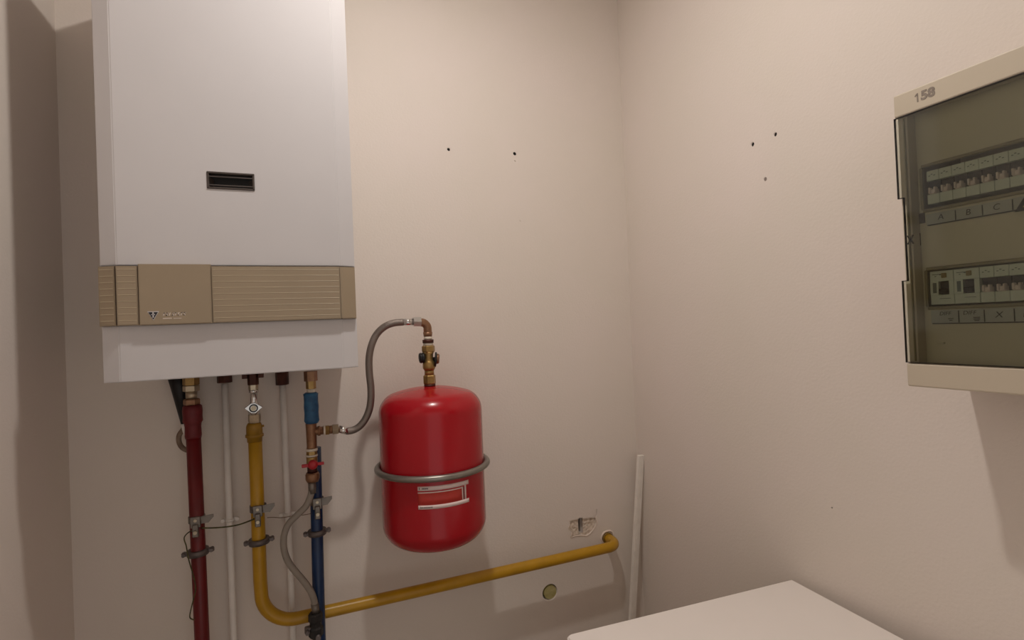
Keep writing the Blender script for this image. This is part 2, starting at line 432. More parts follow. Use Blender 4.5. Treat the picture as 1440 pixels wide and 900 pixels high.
# recessed grip
bm = new()
w = 0.0028
for lo, hi in (((HX0-.0008, -.3766, HZ0-.0008), (HX1+.0008, -.354, HZ0+w)), ((HX0-.0008, -.3766, HZ1-w), (HX1+.0008, -.354, HZ1+.0008)),
               ((HX0-.0008, -.3766, HZ0), (HX0+w, -.354, HZ1)), ((HX1-w, -.3766, HZ0), (HX1+.0008, -.354, HZ1))):
    box(bm, lo, hi, 0.0008, 1)
h = obj('handle', bm, m_handle, t, 'dark grey recessed grip')
bm = new(); box(bm, (HX0+.001, -.3535, HZ0+.001), (HX1-.001, -.3515, HZ1-.001)); obj('handle_back', bm, m_black, h)
bm = new(); cyl(bm, (HX0+.002, -.3735, HZ0+.0068), (HX1-.002, -.3735, HZ0+.0068), .0014, 8); cyl(bm, (HX0+.002, -.3735, HZ1-.0085), (HX1-.002, -.3735, HZ1-.0085), .0014, 8)
obj('handle_rail', bm, m_handle, h, split=True)
bm = new()
prism(bm, [(HX0+.002, -.374), (HX0+.009, -.355), (HX0+.002, -.355)], 'z', HZ0+.008, HZ1-.010)
prism(bm, [(HX1-.002, -.374), (HX1-.010, -.355), (HX1-.002, -.355)], 'z', HZ0+.008, HZ1-.010)
obj('handle_cheek', bm, m_handle, h, split=True)
obj('lower_panel', front(BZ0, 1.5800), m_white, t)
# the beige band: backing, four ribbed fields, the smooth flap
BB0, BB1, OUT = 1.5805, 1.6885, 0.0125
obj('control_band', front(BB0, BB1, 0.0100, BX0+0.0005, 0.1198), m_line, t, 'dark backing seen in the joints of the band')
def bandpiece(x0, x1, ribs=True, z1=BB1, out=OUT, name='band_section', lab=None):
    o = obj(name, front(BB0-0.0005, z1, out, x0, x1, back=-0.352), m_band, t, lab)
    if ribs:
        bm = new(); n = 9
        xs = [x0+.0025]+[x for x in (FX0, FX1) if x0+.003 < x < x1-.003]+[x1-.0025]
        def yy(x):
            if x < FX0: return FI+(FO-FI)*(FX0-x)/(FX0-BX0)-out
            if x > FX1: return FI+(FO-FI)*(x-FX1)/(BX1-FX1)-out
            return FI-out
        for k in range(n):
            z = BB0+0.0085+k*(BB1-BB0-0.015)/(n-1)
            for a, b in zip(xs, xs[1:]):
                for s in (0,):
                    cyl(bm, (a, yy(a)+0.0001, z), (b, yy(b)+0.0001, z), 0.00055, 6)
        r = obj('rib', bm, m_bandrib, o); r['kind'] = 'stuff'
bandpiece(BX0, -0.3010, lab='narrow ribbed end piece')
bandpiece(-0.2990, -0.2660)
bandpiece(-0.1470, 0.0885)
bandpiece(0.0900, 0.1200, ribs=False, lab='plain narrow end piece')
flap = obj('control_flap', front(BB0-0.0010, BB1+0.0035, OUT+0.0015, -0.2645, -0.1475, back=-0.352), m_band, t, 'smooth plain flap with a small triangle emblem')
FY = FI-OUT-0.0015
ex, ez = -0.2426, 1.5965
def tri(cx, cz, s): return [(cx-s, cz+s*.86), (cx+s, cz+s*.86), (cx, cz-s*.92)]
bm = new(); prism(bm, tri(ex, ez, .0094), 'y', FY, FY-.0003); obj('emblem', bm, m_embl, flap, 'pale border of the triangle emblem')
bm = new(); prism(bm, tri(ex, ez, .0077), 'y', FY-.0003, FY-.0006); obj('emblem', bm, m_emb, flap, 'dark inverted triangle')
bm = new(); box(bm, (ex-.0011, FY-.0010, ez-.0035), (ex+.0011, FY-.0006, ez+.0062)); box(bm, (ex-.0030, FY-.0010, ez+.0012), (ex+.0030, FY-.0006, ez+.0028))
obj('emblem', bm, m_embl, flap, 'pale cross mark in the triangle')
# worn pale lettering, too worn to read in the photograph: slanted strokes of the same run and height
bm = new(); x = -0.2276; zt = 1.5987
xe = -0.1898; k = 0
while x < xe-.002:
    ww = .0042; hh = .0056
    prism(bm, [(x, zt-hh/2), (x+.0018, zt-hh/2), (x+.0035, zt+hh/2), (x+.0017, zt+hh/2)], 'y', FY, FY-.0003)
    if k % 3 != 2: prism(bm, [(x+.0014, zt+hh/2-.0018), (x+ww, zt+hh/2-.0018), (x+ww+.0003, zt+hh/2), (x+.0017, zt+hh/2)], 'y', FY, FY-.0003)
    if k % 2: prism(bm, [(x, zt-hh/2), (x+ww-.0008, zt-hh/2), (x+ww-.0005, zt-hh/2+.0018), (x+.0003, zt-hh/2+.0018)], 'y', FY, FY-.0003)
    x += .0047; k += 1
z2 = zt-.0078; xa = -0.2277
box(bm, (xa, FY-.0003, z2-.0009), (xa+.0145, FY, z2+.0009)); box(bm, (xa+.017, FY-.0003, z2-.0010), (xa+.030, FY, z2+.0003))
obj('lettering', bm, m_letter, flap, 'faint worn pale lettering')

# ------------------------------------------------------------------ pipes under the boiler
BB = BZ0+0.004
def hexnut(bm, zr, x, y): vlathe(bm, zr, x, y, 6, math.pi/6)
# red heating pipe
t = thing('heating_pipe', 'thick dark red painted heating pipe on the far left under the boiler', 'pipe', (-0.2315, -0.08, 0))
rx = -0.2335; ry = -0.08
bm = new(); tube(bm, [(-0.2300, ry, 0.0), (-0.2310, ry, .85), (rx-.001, ry, 1.372)], .0158, 24); p = obj('pipe_run', bm, m_redpipe, t)
A = [(1.3155, 0.0169), (1.3223, 0.0179), (1.3425, 0.0172), (1.351, 0.0183), (1.356, 0.0213), (1.3662, 0.0206), (1.3814, 0.0213), (1.3915, 0.0203), (1.3949, 0.0161)]
bm = new(); vlathe(bm, A, rx-.001, ry); obj('red_sleeve', bm, m_redsleeve, t, 'darker red taped sleeve')
A = [(1.4423, 0.0178), (1.4609, 0.0178)]
bm = new(); hexnut(bm, A, rx-.002, ry); obj('nut', bm, m_brass, t)
A = [(1.4254, 0.0135), (1.4279, 0.0178), (1.4398, 0.0178), (1.4423, 0.0152)]
bm = new(); hexnut(bm, A, rx-.002, ry); obj('nut', bm, m_nickel, t, 'pale nickel nut')
A = [(1.4068, 0.0118), (1.4288, 0.0127)]
bm = new(); vlathe(bm, A, rx-.002, ry); obj('neck', bm, m_nickel, t)
A = [(1.3924, 0.0152), (1.3967, 0.0178), (1.4068, 0.0178), (1.4093, 0.0152)]
bm = new(); hexnut(bm, A, rx-.002, ry); obj('nut', bm, m_copper, t)
A = [(1.4591, 0.0135), (1.4795, 0.0135)]
bm = new(); vlathe(bm, A, rx-.002, ry); obj('neck', bm, m_dcopper, t)

# white narrow pipes
def white_pipe(label, p0, p1, w, lo, hi, py0, py1, hw, clip):
    t = thing('narrow_pipe', label, 'pipe', (p1[0], p1[1], 0), 'narrow white pipes under the boiler')
    dx = (p1[0]-p0[0])/(p1[2]-p0[2])
    bm = new(); tube(bm, [(p1[0]-dx*p1[2]*0.2, p1[1], 0), p1, p0], .0078, 16, 0); obj('pipe_run', bm, m_wpipe, t)
    bm = new(); vlathe(bm, hi, p0[0], p0[1], 8); obj('elbow_fitting', bm, m_dcopper, t, 'dark copper fitting')
    bm = new(); cx, cz = clip[0], clip[2]
    ring_band(bm, (cx, p0[1], cz), (0, 0, 1), .0078, .0095, .007, 20)
    box(bm, (cx-.020, p0[1]+.004, cz-.0035), (cx+.020, p0[1]+.009, cz+.0035), .0015)
    cyl(bm, (cx-.016, p0[1]+.006, cz), (cx-.016, p0[1]-.003, cz), .0045, 10); cyl(bm, (cx+.016, p0[1]+.006, cz), (cx+.016, p0[1]-.003, cz), .0045, 10)
    cyl(bm, (cx, -.001, cz), (cx, p0[1]+.005, cz), .004, 10)
    obj('pipe_clip', bm, m_wpipe, t)
white_pipe('narrow white pipe between the red pipe and the yellow gas pipe', (-0.1702, -0.0300, 1.4347), (-0.1700, -0.0300, 0.8134), .03, 0, [(1.4383, 0.0171), (1.4668, 0.0171)], 0, 0, 0, (-0.1690, -0.0300, 1.0946))
white_pipe('narrow white pipe between the yellow gas pipe and the blue pipe', (-0.0376, -0.0300, 1.4242), (-0.0342, -0.0300, 0.9444), .03, 0, [(1.4224, 0.0159), (1.4687, 0.0159)], 0, 0, 0, (-0.0362, -0.0300, 1.0864))

# yellow gas pipe
t = thing('gas_pipe', 'yellow gas pipe bending from under the boiler and running right along the wall', 'pipe', (-0.107, -0.078, 0.83))
GW = -0.078; gx = -0.1015; GZ = 0.8375
path = [(-0.1028, GW, 1.3280), (gx-.001, GW, 1.10), (gx-.001, GW, .95)]
R = 0.080
for i in range(1, 13):
    a = math.pi/2*i/12; path.append((gx+R-R*math.cos(a), GW, GZ+R-R*math.sin(a)))
path += [(0.3, GW, GZ), (0.6, GW, GZ+.0005), (0.884, GW, GZ+.0015)]
for i in range(1, 9):
    a = math.pi/2*i/8; r = .050; path.append((0.884+r*math.sin(a), GW+r-r*math.cos(a), GZ+.0015-.004*i/8))
path.append((0.9345, 0.02, GZ-.0045))
bm = new(); tube(bm, path, .0157, 24); obj('pipe_run', bm, m_yel, t)
bm = new(); ring_band(bm, (.9345, -.004, GZ-.0035), (0, 1, 0), .0161, .0186, .009, 28); obj('wall_sleeve', bm, mat('old_yellow_ring', '#8a6a2c', 0.6), t, 'dull brown ring where the pipe enters the wall')
A = [(1.2913, 0.0169), (1.3027, 0.0176), (1.3036, 0.0207), (1.3097, 0.0207), (1.3106, 0.0186), (1.3281, 0.0183), (1.3334, 0.0169), (1.3378, 0.0141)]
vx = -0.1036
bm = new(); vlathe(bm, A, vx, GW); cyl(bm, (vx+.014, GW, A[5][0]), (vx+.022, GW, A[5][0]), .0028, 8); obj('socket', bm, m_yels, t, 'darker yellow threaded socket')
vx2 = -0.1024
A = [(1.3377, 0.013), (1.3439, 0.0144), (1.3579, 0.0141), (1.3614, 0.0123)]
bm = new(); vlathe(bm, A, vx2, GW, 8); obj('valve_body', bm, m_nickel, t, 'pale nickel valve body')
A = [(1.3578, 0.0132), (1.3771, 0.0132), (1.3894, 0.0084), (1.4114, 0.0084), (1.4123, 0.0109), (1.4175, 0.0109), (1.4211, 0.0088)]
bm = new(); vlathe(bm, A, vx2, GW, 24); obj('valve_neck', bm, m_chrome, t, 'shiny chrome neck')
A = [(1.4183, 0.0111), (1.4333, 0.0111)]
bm = new(); hexnut(bm, A, vx2, GW); obj('nut', bm, m_nickel, t)
A = [(1.4315, 0.0127), (1.4491, 0.0127)]
bm = new(); hexnut(bm, A, vx2, GW); obj('nut', bm, m_dcopper, t, 'dark copper nut')
A = [(1.4482, 0.0132), (1.4737, 0.0132)]
bm = new(); hexnut(bm, A, vx2, GW); box(bm, (vx2-.024, GW-.01, A[1][0]+.001), (vx2-.012, GW+.01, A[0][0])); box(bm, (vx2+.012, GW-.01, A[1][0]+.001), (vx2+.024, GW+.01, A[0][0])); obj('union_nut', bm, m_dcopper, t)
# quarter-turn lever, diamond plate seen flat on
hz = 1.3754; hx = -0.1024
bm = new(); prism(bm, [(hx-.021, hz+.001), (hx-.006, hz+.0125), (hx+.004, hz+.0130), (hx+.021, hz+.001), (hx+.005, hz-.0125), (hx-.005, hz-.0125)], 'y', -.094, -.090)
bmesh.ops.bevel(bm, geom=list(bm.edges), offset=.001, segments=1, affect='EDGES')
hd = obj('valve_lever', bm, m_chrome, t, 'grey diamond-shaped lever')
bm = new(); cyl(bm, (hx, -.07, hz), (hx, -.098, hz), .0062, 16); obj('lever_screw', bm, m_nickel, hd)
bm = new(); ring_band(bm, (hx, -.0945, hz), (0, 1, 0), .0072, .0100, .003, 24); obj('lever_ring', bm, m_black, hd)

# blue cold-water pipe behind the brass fittings
t = thing('water_pipe', 'dark blue water pipe running down behind the brass fittings', 'pipe', (0.035, -0.108, 0))
b0 = (0.0345, -0.1060, 1.2657); b1 = (0.0298, -0.1060, 0.8907)
bm = new(); tube(bm, [(b1[0]-.006, -.108, 0), (b1[0], -.108, b1[2]), (b0[0], -.108, b0[2])], .0143, 20); obj('pipe_run', bm, m_blue, t)
bm = new(); lathe(bm, [(0, .0128), (.002, .0145), (.02, .0145), (.022, .0128)], (b1[0]-.003, -.108, .845), (0, 0, 1), 20); obj('coupling', bm, m_rubber, t, 'black coupling')
bm = new(); tube(bm, [(b1[0]-.0065, -.108, .0), (b1[0]-.003, -.108, .800)], .0135, 20); obj('lower_run', bm, mat('oxide_red_paint', '#2c1216', 0.5), t, 'dark rusty lower length')

# brass tee assembly in front
t = thing('filling_valve', 'brass tee fitting with blue taped neck and red lever under the boiler', 'valve', (0.0219, -0.1350, 1.1664))
def part(nm, P, m, lab=None, seg=24, par=None, px=437.5, py=600):
    bm = new(); x = P[0]; vlathe(bm, P[1], x, -.135, seg, math.pi/6 if seg == 6 else 0); return obj(nm, bm, m, par or t, lab)
part('nut', (0.0298, [(1.4351, 0.0158), (1.4593, 0.0158)]), m_copper, None, 6)
part('neck', (0.0297, [(1.4163, 0.0118), (1.436, 0.0118)]), m_brass, None, 6)
part('seal_ring', (0.0295, [(1.4047, 0.0097), (1.4163, 0.0097)]), m_ptfe)
part('blue_sleeve', (0.0287, [(1.3314, 0.0143), (1.3377, 0.0177), (1.343, 0.0172), (1.3573, 0.0165), (1.3716, 0.0174), (1.386, 0.0165), (1.3985, 0.0168), (1.4039, 0.0176), (1.4074, 0.0125)]), m_bluesleeve, 'blue tape wrapped round the neck')
body = part('tee_body', (0.0267, [(1.27, 0.0125), (1.2736, 0.0118), (1.3182, 0.0125), (1.3307, 0.0131), (1.3325, 0.0118)]), m_copper, 'worn copper-brown tee')
part('seal_ring', (0.0262, [(1.2638, 0.0136), (1.2701, 0.0136)]), m_ptfe)
part('ring_nut', (0.0259, [(1.2549, 0.0125), (1.2638, 0.0125)]), m_brass, None, 6)
part('seal_ring', (0.0257, [(1.2505, 0.0139), (1.2549, 0.0139)]), m_ptfe)
part('ring_nut', (0.0258, [(1.2255, 0.0107), (1.2326, 0.0129), (1.2478, 0.0129), (1.2505, 0.0116)]), m_brass)
part('valve_body', (0.0257, [(1.2095, 0.0116), (1.2291, 0.0116)]), m_dcopper)
part('ring_nut', (0.0255, [(1.1881, 0.0134), (1.1952, 0.0164), (1.2059, 0.0164), (1.2113, 0.0139)]), m_copper)
part('hose_end', (0.0239, [(1.1599, 0.0089), (1.1901, 0.0096)]), m_zinc, 'pale metal hose end')
# lever
lv = (0.0270, -0.1550, 1.2339)
bm = new(); bmesh.ops.create_uvsphere(bm, u_segments=20, v_segments=12, radius=.0118, matrix=Matrix.Translation(lv) @ Matrix.Diagonal((1, .8, 1, 1)))
for f in bm.faces: f.smooth = True
box(bm, (lv[0]-.0255, lv[1]-.003, lv[2]-.0045), (lv[0]-.008, lv[1]+.003, lv[2]+.0035), .0015); box(bm, (lv[0]+.008, lv[1]-.003, lv[2]-.0028), (lv[0]+.0255, lv[1]+.003, lv[2]+.0042), .0015)
obj('red_lever', bm, m_redknob, t, 'red plastic butterfly lever')
# branch of the tee
br0 = (0.0270, -0.1350, 1.3107); bz = br0[2]
def bx(px): return px
for nm, a, b, r, m, sg in (('branch', 0.0302, 0.0550, .0100, m_copper, 20), ('branch_collar', 0.0417, 0.0475, .0122, m_copper, 20),
                       ('seal_ring', 0.0547, 0.0592, .0118, m_ptfe, 20), ('branch_nut', 0.0592, 0.0683, .0122, m_brass, 6),
                       ('branch_neck', 0.0683, 0.0759, .0102, m_copper, 20), ('branch_nut', 0.0759, 0.0902, .0128, m_nickel, 6)):
    bm = new(); cyl(bm, (a, -.135, bz), (b, -.135, bz), r, sg); obj(nm, bm, m, t)

# steel braided hose from the tee up to the vessel
t = thing('braided_hose', 'steel braided flexible hose curving up from the brass tee to the vessel valve', 'hose', (0.1108, -0.1350, 1.3031))
hp = [(0.1090, -0.1350, 1.3024), (0.1245, -0.1360, 1.3035), (0.1402, -0.1380, 1.3111), (0.1546, -0.1400, 1.3270), (0.1658, -0.1420, 1.3506), (0.1710, -0.1440, 1.3775), (0.1719, -0.1460, 1.4085), (0.1695, -0.1480, 1.4450), (0.1697, -0.1500, 1.4813), (0.1760, -0.1520, 1.5135), (0.1897, -0.1500, 1.5418), (0.2094, -0.1550, 1.5610), (0.2323, -0.1600, 1.5701), (0.2579, -0.1600, 1.5719)]
bm = new(); tube(bm, hp, .0090, 20, 8); obj('braid', bm, m_braid, t)
bm = new(); a = Vector((0.0902, -0.1350, 1.3036)); b = Vector((0.1133, -0.1350, 1.3019)); a.z = bz; cyl(bm, a, b, .0092, 18)
obj('ferrule', bm, m_chrome, t, 'shiny crimped ferrule')
bm = new(); a = Vector((0.2561, -0.1600, 1.5720)); b = Vector((0.2857, -0.1600, 1.5719)); cyl(bm, a, b, .0090, 18); obj('ferrule', bm, m_chrome, t, 'shiny crimped ferrule')
bm = new(); a = Vector((0.2838, -0.1600, 1.5719)); b = Vector((0.3034, -0.1600, 1.5713)); cyl(bm, a, b, .0135, 6); obj('hex_nut', bm, m_chrome, t, 'bright chrome nut')

# grey hose looping from the filling valve down to the black stopcock
t = thing('grey_hose', 'plain grey flexible hose looping left of the blue pipe', 'hose', (0.0214, -0.1360, 0.8715))
hp = [(0.0229, -0.1350, 1.1715), (0.0190, -0.1350, 1.1530), (0.0076, -0.1360, 1.1307), (-0.0123, -0.1360, 1.1133), (-0.0313, -0.1360, 1.0960), (-0.0424, -0.1360, 1.0724), (-0.0450, -0.1360, 1.0421), (-0.0381, -0.1360, 1.0101), (-0.0232, -0.1360, 0.9814), (-0.0049, -0.1360, 0.9535), (0.0103, -0.1360, 0.9260), (0.0184, -0.1360, 0.9017), (0.0208, -0.1360, 0.8769)]
bm = new(); tube(bm, hp, .0078, 18, 8); obj('hose_tube', bm, m_greyhose, t)
f0 = (0.0197, -0.1360, 0.8910); f1 = (0.0218, -0.1360, 0.8680)
bm = new(); cyl(bm, f0, f1, .0090, 16); obj('ferrule', bm, m_zinc, t, 'zinc ferrule')
t = thing('stopcock', 'black stopcock below the grey hose where the yellow pipe passes', 'valve', (0.0193, -0.1360, 0.8098))
A = (0.0205, [(0.8095, 0.0122), (0.8146, 0.0174), (0.8337, 0.0174), (0.8371, 0.0139), (0.8475, 0.0139), (0.851, 0.0167), (0.8666, 0.0167), (0.87, 0.0139)])
bm = new(); vlathe(bm, A[1], A[0], -.136, 8); obj('valve_body', bm, m_rubber, t)
z0 = A[1][3][0]; 
bm = new(); box(bm, (A[0]-.026, -.144, z0-.012), (A[0]-.010, -.128, z0+.002), .003); cyl(bm, (A[0]-.020, -.136, z0-.004), (A[0]-.020, -.158, z0-.004), .0045, 10); cyl(bm, (A[0]+.004, -.136, z0-.020), (A[0]+.004, -.160, z0-.020), .006, 12)
obj('spindle', bm, m_dsteel, t)
bm = new(); cyl(bm, (A[0], -.136, z0-.016), (A[0]+.002, -.118, z0-.016), .008, 12); obj('connector', bm, m_rubber, t)

# black tundish behind the red pipe
t = thing('tundish', 'black tapered tundish behind the red pipe under the boiler left side', 'tundish', (-0.2557, -0.0450, 1.2878))
P0, P1 = (-0.2682, -0.0450, 1.4660), (-0.2541, -0.0450, 1.3392)
bm = new()
lathe(bm, [(0, .0225), (.03, .019), ((Vector(P1)-Vector(P0)).length, .0095)], P0, Vector(P1)-Vector(P0), 24); obj('cone', bm, m_black, t)
hp = [(-0.2570, -0.0450, 1.3430), (-0.2610, -0.0450, 1.3331), (-0.2695, -0.0450, 1.3203), (-0.2701, -0.0450, 1.3033), (-0.2631, -0.0450, 1.2887), (-0.2499, -0.0450, 1.2802), (-0.2387, -0.0400, 1.2795)]
bm = new(); tube(bm, hp, .0058, 12, 6); obj('outlet_tube', bm, m_drain, t, 'brown curved outlet tube')
bm = new(); hp = [(-0.2587, -0.0520, 1.3476), (-0.2562, -0.0520, 1.3303), (-0.2494, -0.0520, 1.3089), (-0.2427, -0.0500, 1.2940)]
tube(bm, hp, .0052, 12, 6); obj('outlet_strap', bm, m_wpipe, t, 'pale tube beside it')

# ------------------------------------------------------------------ pipe clamps
def ring_clamp(label, c, r, tilt, m):
    """two-piece ring with an ear each side, bolts and a stud to the wall"""
    t = thing('pipe_clamp', label, 'clamp', c, 'ring clamps on the coloured pipes'); c = Vector(c)
    rot = Matrix.Rotation(tilt, 3, 'Y'); ax = rot @ Vector((0, 0, 1))
    bm = new(); ring_band(bm, c, ax, r+.0002, r+.0070, .0130, 36); ob = obj('ring', bm, m, t)
    bm = new()
    d = rot @ Vector((1, 0, 0))
    for s in (-1, 1):
        a = c+d*s*(r+.003); b = c+d*s*(r+.017)
        box(bm, (c.x+s*(r+.010)-.0080, c.y-.0045, c.z-.0050), (c.x+s*(r+.010)+.0080, c.y+.0045, c.z+.0050), .0018, 1, rot, c)
    obj('ear', bm, m, t, split=True)
    bm = new()
    for s in (-1, 1):
        p = c+d*s*(r+.013); cyl(bm, p+Vector((0, .009, 0)), p+Vector((0, -.0095, 0)), .0042, 10)
    obj('bolt', bm, m_dsteel, t, split=True)
    bm = new(); cyl(bm, (c.x, c.y+r+.003, c.z), (c.x, -.0005, c.z), .004, 10); obj('stud', bm, m_dsteel, t)
    return t
ring_clamp('dark steel ring clamp on the red pipe, below its earthing clamp', (-0.2330, -0.0800, 1.0460), .0160, math.radians(-2), m_dsteel)
ring_clamp('dark steel ring clamp on the yellow pipe, above its bend', (-0.1017, -0.0780, 1.0467), .0164, math.radians(-2), m_dsteel)
ring_clamp('steel ring clamp on the blue pipe behind the grey hose', (0.0321, -0.1080, 1.0544), .0145, math.radians(-2), m_dsteel)
def earth_clamp(label, c, r, h):
    t = thing('earthing_clamp', label, 'clamp', c, 'earthing clamps on the coloured pipes'); c = Vector(c)
    bm = new(); ring_band(bm, c+Vector((0, 0, h*.28)), (0, 0, 1), r+.0002, r+.0018, h*.32, 30); ob = obj('strap', bm, m_zinc, t)
    bm = new(); box(bm, (c.x-.0105, c.y-r-.0060, c.z-.002), (c.x+.0105, c.y-r-.0005, c.z+h*.5), .0012, 1)
    box(bm, (c.x-.0065, c.y-r-.011, c.z-h*.5), (c.x+.0065, c.y-r-.001, c.z+h*.14), .0018, 1); obj('saddle', bm, m_zinc, t)
    bm = new(); cyl(bm, (c.x, c.y-r-.010, c.z-h*.24), (c.x, c.y-r-.0145, c.z-h*.24), .0042, 12); cyl(bm, (c.x, c.y-r-.005, c.z+h*.32), (c.x, c.y-r-.0075, c.z+h*.32), .0035, 12); obj('screw', bm, m_nickel, t, split=True)
    bm = new(); z = c.z+h*.28
    prism(bm, [(c.x+r*.55, z-h*.20), (c.x+r*.55, z+h*.16), (c.x+r+.021, z+h*.20), (c.x+r+.021, z+h*.06), (c.x+r+.010, z-h*.20)], 'y', c.y-r*.75, c.y-r*.75-.0018)
    obj('tail', bm, m_zinc, t, 'end of the strap sticking out to the right')
    return t
earth_clamp('zinc earthing clamp on the red pipe, tail to the right', (-0.2332, -0.0800, 1.1116), .0160, .046)
earth_clamp('zinc earthing clamp on the yellow pipe, tail to the right', (-0.1014, -0.0780, 1.1140), .0172, .050)
earth_clamp('zinc earthing clamp on the blue pipe beside the grey hose', (0.0343, -0.1080, 1.1181), .0145, .050)
# earth wires
bm = new(); tube(bm, [(-0.2229, -0.0920, 1.1045), (-0.1988, -0.0850, 1.0982), (-0.1724, -0.0800, 1.0941), (-0.1462, -0.0800, 1.0946), (-0.1270, -0.0850, 1.0997), (-0.1104, -0.0960, 1.1073)], .0018, 8, 6)
tag(obj('earth_wire', bm, m_wire), 'dark earth wire crossing from the red pipe clamp to the yellow pipe clamp', 'wire')
bm = new(); tube(bm, [(-0.2323, -0.1070, 1.1054), (-0.2466, -0.0900, 1.0998), (-0.2594, -0.0850, 1.0863), (-0.2531, -0.1000, 1.0706), (-0.2500, -0.1050, 1.0521), (-0.2463, -0.1050, 1.0301), (-0.2413, -0.1050, 1.0077), (-0.2376, -0.1050, 0.9872), (-0.2367, -0.1050, 0.9672), (-0.2417, -0.1050, 0.9470), (-0.2465, -0.1050, 0.9284), (-0.2500, -0.1050, 0.9080), (-0.2418, -0.1040, 0.8989)], .0014, 8, 6)
tag(obj('loose_wire', bm, m_wire), 'loose thin dark wire dangling down along the red pipe', 'wire')
bm = new(); tube(bm, [(-0.0811, -0.0850, 1.1022), (-0.0695, -0.0600, 1.0932), (-0.0504, -0.0450, 1.0843), (-0.0266, -0.0550, 1.0870), (0.0038, -0.0850, 1.0948), (0.0204, -0.1050, 1.1017)], .0010, 6, 6)
tag(obj('thin_wire', bm, m_wire2), 'thin faint brown wire from the yellow pipe clamp to the blue pipe clamp', 'wire')

# ------------------------------------------------------------------ red expansion vessel
VX, VY, VR = 0.3215, -0.158, 0.1335
t = thing('expansion_vessel', 'glossy red expansion vessel strapped to the wall right of the boiler', 'vessel', (VX, VY, 0.99))
ZT, ZB = 1.4015, 0.9905
def dome(n=30):
    """dished end, tangent into a rounded shoulder"""
    sh = .034
    def end(z, s):
        o = []
        for i in range(n+1):
            r = VR*(1-(1-i/n)**1.7); u = max(0, (r-(VR-sh))/sh)
            o.append((z-s*(.028*(r/VR)**2+sh*(1-math.sqrt(max(0, 1-u*u)))), max(r, .0004)))
        return o
    return end(ZB, -1)+list(reversed(end(ZT, 1)))
bm = new(); lathe(bm, dome(), (VX, VY, 0), (0, 0, 1), 72); obj('tank', bm, m_red, t)
# strap ring and its wall bracket
RZ = 1.1965
bm = new(); pts = [(VX+(VR+.0085)*math.cos(a), VY+(VR+.0085)*math.sin(a), RZ) for a in [2*math.pi*i/60 for i in range(61)]]
tube(bm, pts, .0080, 14); rg = obj('strap_ring', bm, m_ring, t, 'grey galvanised holding ring')
bm = new(); box(bm, (VX-.03, VY+VR+.004, RZ-.02), (VX+.03, 0-.0005, RZ+.02), .003); obj('wall_bracket', bm, m_ring, t)
bm = new(); vlathe(bm, [(ZT-.003, .0135), (ZT+.006, .0130)], VX, VY); obj('spigot', bm, m_red, t)
# label wrapped on the tank
def wrap(bm, a0, a1, f0, f1, r, n=14):
    """patch on the tank wall from angle a0 to a1; f0,f1: z of lower and upper edge"""
    L = []
    for i in range(n+1):
        a = a0+(a1-a0)*i/n
        L.append([bm.verts.new((VX+rr*math.cos(a), VY+rr*math.sin(a), z)) for rr, z in ((r, f0), (r, f1), (VR-.0003, f1), (VR-.0003, f0))])
    for a, b in zip(L, L[1:]):
        for k in range(4): f = bm.faces.new((a[k], a[(k+1) % 4], b[(k+1) % 4], b[k])); f.smooth = k == 0
    bm.faces.new(L[0]); bm.faces.new(L[-1])
LA0, LA1 = -2.0877, -1.1157
LZ1, LZ0 = 1.1773, 1.1233
def la(k): return LA0+(LA1-LA0)*k
H = LZ1-LZ0
bm = new()
wrap(bm, la(0), la(1), LZ1-.19*H, LZ1, VR+.0006); wrap(bm, la(0), la(1), LZ0, LZ0+.17*H, VR+.0006)
wrap(bm, la(0), la(.84), LZ1-.30*H, LZ1-.25*H, VR+.0006); wrap(bm, la(.84), la(.865), LZ0+.17*H, LZ1-.24*H, VR+.0006, 3); wrap(bm, la(.90), la(.935), LZ0+.17*H, LZ1-.19*H, VR+.0006, 3)
lb = obj('label', bm, m_labelw, t, 'pale printed border of the label')
bm = new(); wrap(bm, la(0), la(.845), LZ0+.16*H, LZ1-.29*H, VR+.0003); obj('label_panel', bm, m_labelr, lb, 'orange-red field of the label')
bm = new()
random.seed(3)
def dash(k0, k1, z0, z1, n):
    for i in range(n):
        a = k0+(k1-k0)*i/n; wrap(bm, la(a), la(a+(k1-k0)/n*.62), z0, z1, VR+.0009, 1)
dash(.03, .05, LZ1-.14*H, LZ1-.04*H, 1); dash(.08, .20, LZ1-.125*H, LZ1-.06*H, 6); dash(.04, .27, LZ0+.055*H, LZ0+.105*H, 11)
for i in range(9): wrap(bm, la(.872), la(.892), LZ0+.22*H+i*.06*H, LZ0+.25*H+i*.06*H, VR+.0007, 1)
obj('label_print', bm, m_ink, lb, 'tiny dark print')['kind'] = 'stuff'

# brass lock-shield valve on top of the vessel
t = thing('vessel_valve', 'brass service valve with elbow standing on top of the red vessel', 'valve', (VX, VY, ZT+.004))
def vp(nm, P, m, lab=None, seg=24):
    bm = new(); vlathe(bm, P[1], VX, VY, seg, math.pi/6 if seg == 6 else 0); return obj(nm, bm, m, t, lab)
vp('base_ring', (0.3246, [(1.3999, 0.015), (1.4065, 0.015)]), m_dcopper)
vp('nut', (0.3252, [(1.4055, 0.0141), (1.4093, 0.0163), (1.428, 0.0163), (1.4308, 0.0141)]), m_brass, None, 6)
vp('neck', (0.3259, [(1.4298, 0.0127), (1.4457, 0.012)]), m_brass)
vp('body', (0.327, [(1.4419, 0.0124), (1.4494, 0.0165), (1.4607, 0.0165), (1.4663, 0.0135), (1.47, 0.0116), (1.485, 0.0116), (1.4916, 0.015)]), m_brass)
vp('nut', (0.3285, [(1.4887, 0.0143), (1.4934, 0.0173), (1.5056, 0.0173), (1.5084, 0.0143)]), m_brass, None, 6)
